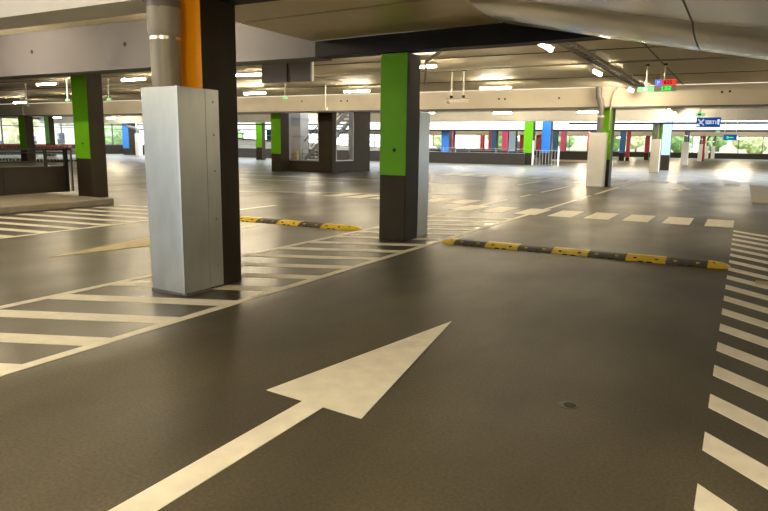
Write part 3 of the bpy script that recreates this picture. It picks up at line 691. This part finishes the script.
t = thing('parking_display', 'pale green hanging display left of the red one', 'sign', (-2.6, 20, 3.10))
MB().box(-.22, .2, 0, .06, 0, .13).build('housing', 'ledgreenpale', t); MB().box(-.06, .04, -.01, 0, .02, .11).build('digits', 'ledwhite', t)
MB().cyl((0, .03, .13), (0, .03, .75), .022, 8).build('rod', 'rod', t); MB().cyl((0, .03, .70), (0, .03, .75), .05, 10).build('ceiling_rose', 'hole', t)
t = thing('security_camera', 'small dark security camera below the red and green display', 'camera', (-2.45, 22, 3.3))
MB().cyl((0, 0, 0), (0, 0, .55), .015, 8).build('rod', 'rod', t); MB().cyl((-.1, -.08, -.03), (.06, .04, .02), .035, 12).build('body', 'hole', t, True)
t = thing('ceiling_fixture', 'cream fixture on the ceiling near the downpipe at upper left', 'fixture', (-8.5, 7.3, 3.7)); MB().box(-.5, .3, -.12, .12, 0, .15, .01).build('housing', 'beam', t); MB().box(.1, .45, -.13, .13, -.06, .03).build('black_box', 'hole', t)

# ------------------------------------------------------------ shopping carts
def make_cart():
    t = thing('shopping_cart', 'shopping cart with red handle in the nested row at far left', 'shopping cart', (0, 0, 0), group='shopping carts nested in a row')
    MB().box(-.28, .28, -.05, .05, 1.03, 1.15, .012).build('handle', 'redplastic', t); MB().box(-.24, .24, .05, .07, .80, 1.0).build('seat_flap', 'blackrub', t)
    m = MB()
    for i in range(8):
        f = i / 7
        x = .26 - .52 * f; m.cyl((x, .05, .95), (x * .8, .1, .5), .008, 5); m.cyl((x * .75, .85, .85), (x * .7, .8, .5), .008, 5); m.cyl((x * .8, .1, .5), (x * .7, .8, .5), .008, 5)
    for s in (-1, 1):
        for f in (0, .33, .66, 1): m.cyl((s * .26 * (1 - .2 * f), .05, .95 - .45 * f), (s * .2, .83, .85 - .35 * f), .008, 5)
    m.cyl((-.26, .05, .95), (.26, .05, .95), .012, 5); m.cyl((-.2, .85, .85), (.2, .85, .85), .012, 5)
    m.build('basket', 'wire', t)
    m = MB()
    for s in (-1, 1): m.tube([(s * .24, 0, 1.02), (s * .24, .04, .5), (s * .26, 0, .16), (s * .2, .8, .16)], .013, 6)
    m.cyl((-.26, 0, .18), (.26, 0, .18), .013, 6).build('frame', 'wire', t)
    for x, y in ((-.25, .02), (.25, .02), (-.19, .78), (.19, .78)): MB().cyl((x - .015, y, .065), (x + .015, y, .065), .065, 10).build('wheel', 'blackrub', t)
    return t
c0 = make_cart()
c0.rotation_euler.z = math.radians(-61.3)        # nested row, handles end-on to the lane
for i in range(24):
    p = (-48.2 + i * .877 * .25, 28.3 + i * .48 * .25, 0)
    if i == 0: c0.location = p
    else: dup(c0, p)

# ------------------------------------------------------------ outside: trees and houses
def tree(x, y, h, r, m, label):
    t = thing('tree', label, 'tree', (x, y, -.05), group='trees outside the windows')
    b = MB()
    for i in range(9):
        a = random.uniform(0, 6.28); q = random.uniform(0, .65) * r; rr = r * random.uniform(.4, .65)
        res = bmesh.ops.create_icosphere(b.bm, subdivisions=3, radius=rr, matrix=Matrix.Translation((q * math.cos(a), q * math.sin(a), h * random.uniform(.4, .85))))
        for v in res['verts']: v.co += Vector((random.uniform(-1, 1), random.uniform(-1, 1), random.uniform(-1, 1))) * rr * .14
    b.build('crown', m, t)
    MB().cyl((0, 0, 0), (0, 0, h * .6), .18, 8, .1).build('trunk', 'bark', t)
for i, (x, y) in enumerate(((-36, 128), (-30, 124), (-23, 130), (-17, 124), (-11, 128), (-5, 124), (1, 130), (6, 125), (-45, 132), (-56, 126), (-74, 60), (-76, 74), (-73, 46), (-80, 90))):
    tree(x, y, random.uniform(4, 6.5), random.uniform(2.0, 3.2), 'leaf' if i % 3 else 'leaf2', 'leafy tree outside the far windows of the hall')
def house(x, y, sx, sy, h, label):
    t = thing('building', label, 'building', (x, y, -.05))
    MB().box(-sx, sx, -sy, sy, 0, h).build('wall', 'house', t)
    m = MB(); m.box(-sx - .3, sx + .3, -sy - .3, sy + .3, h, h + .3); m.build('roof', 'greypanel', t)
    for i in range(-3, 4):
        if abs(sx) > abs(sy): MB().box(i * sx / 4 - .6, i * sx / 4 + .6, -sy - .03, -sy + .02, 1.0, 2.6).build('window', 'housewin', t)
        else: MB().box(sx - .02, sx + .03, i * sy / 4 - .6, i * sy / 4 + .6, 1.0, 2.6).build('window', 'housewin', t)
house(-95, 50, 5, 18, 7, 'cream building across the street beyond the left windows')
house(-15, 150, 40, 5, 9, 'long cream building behind the trees at the back')
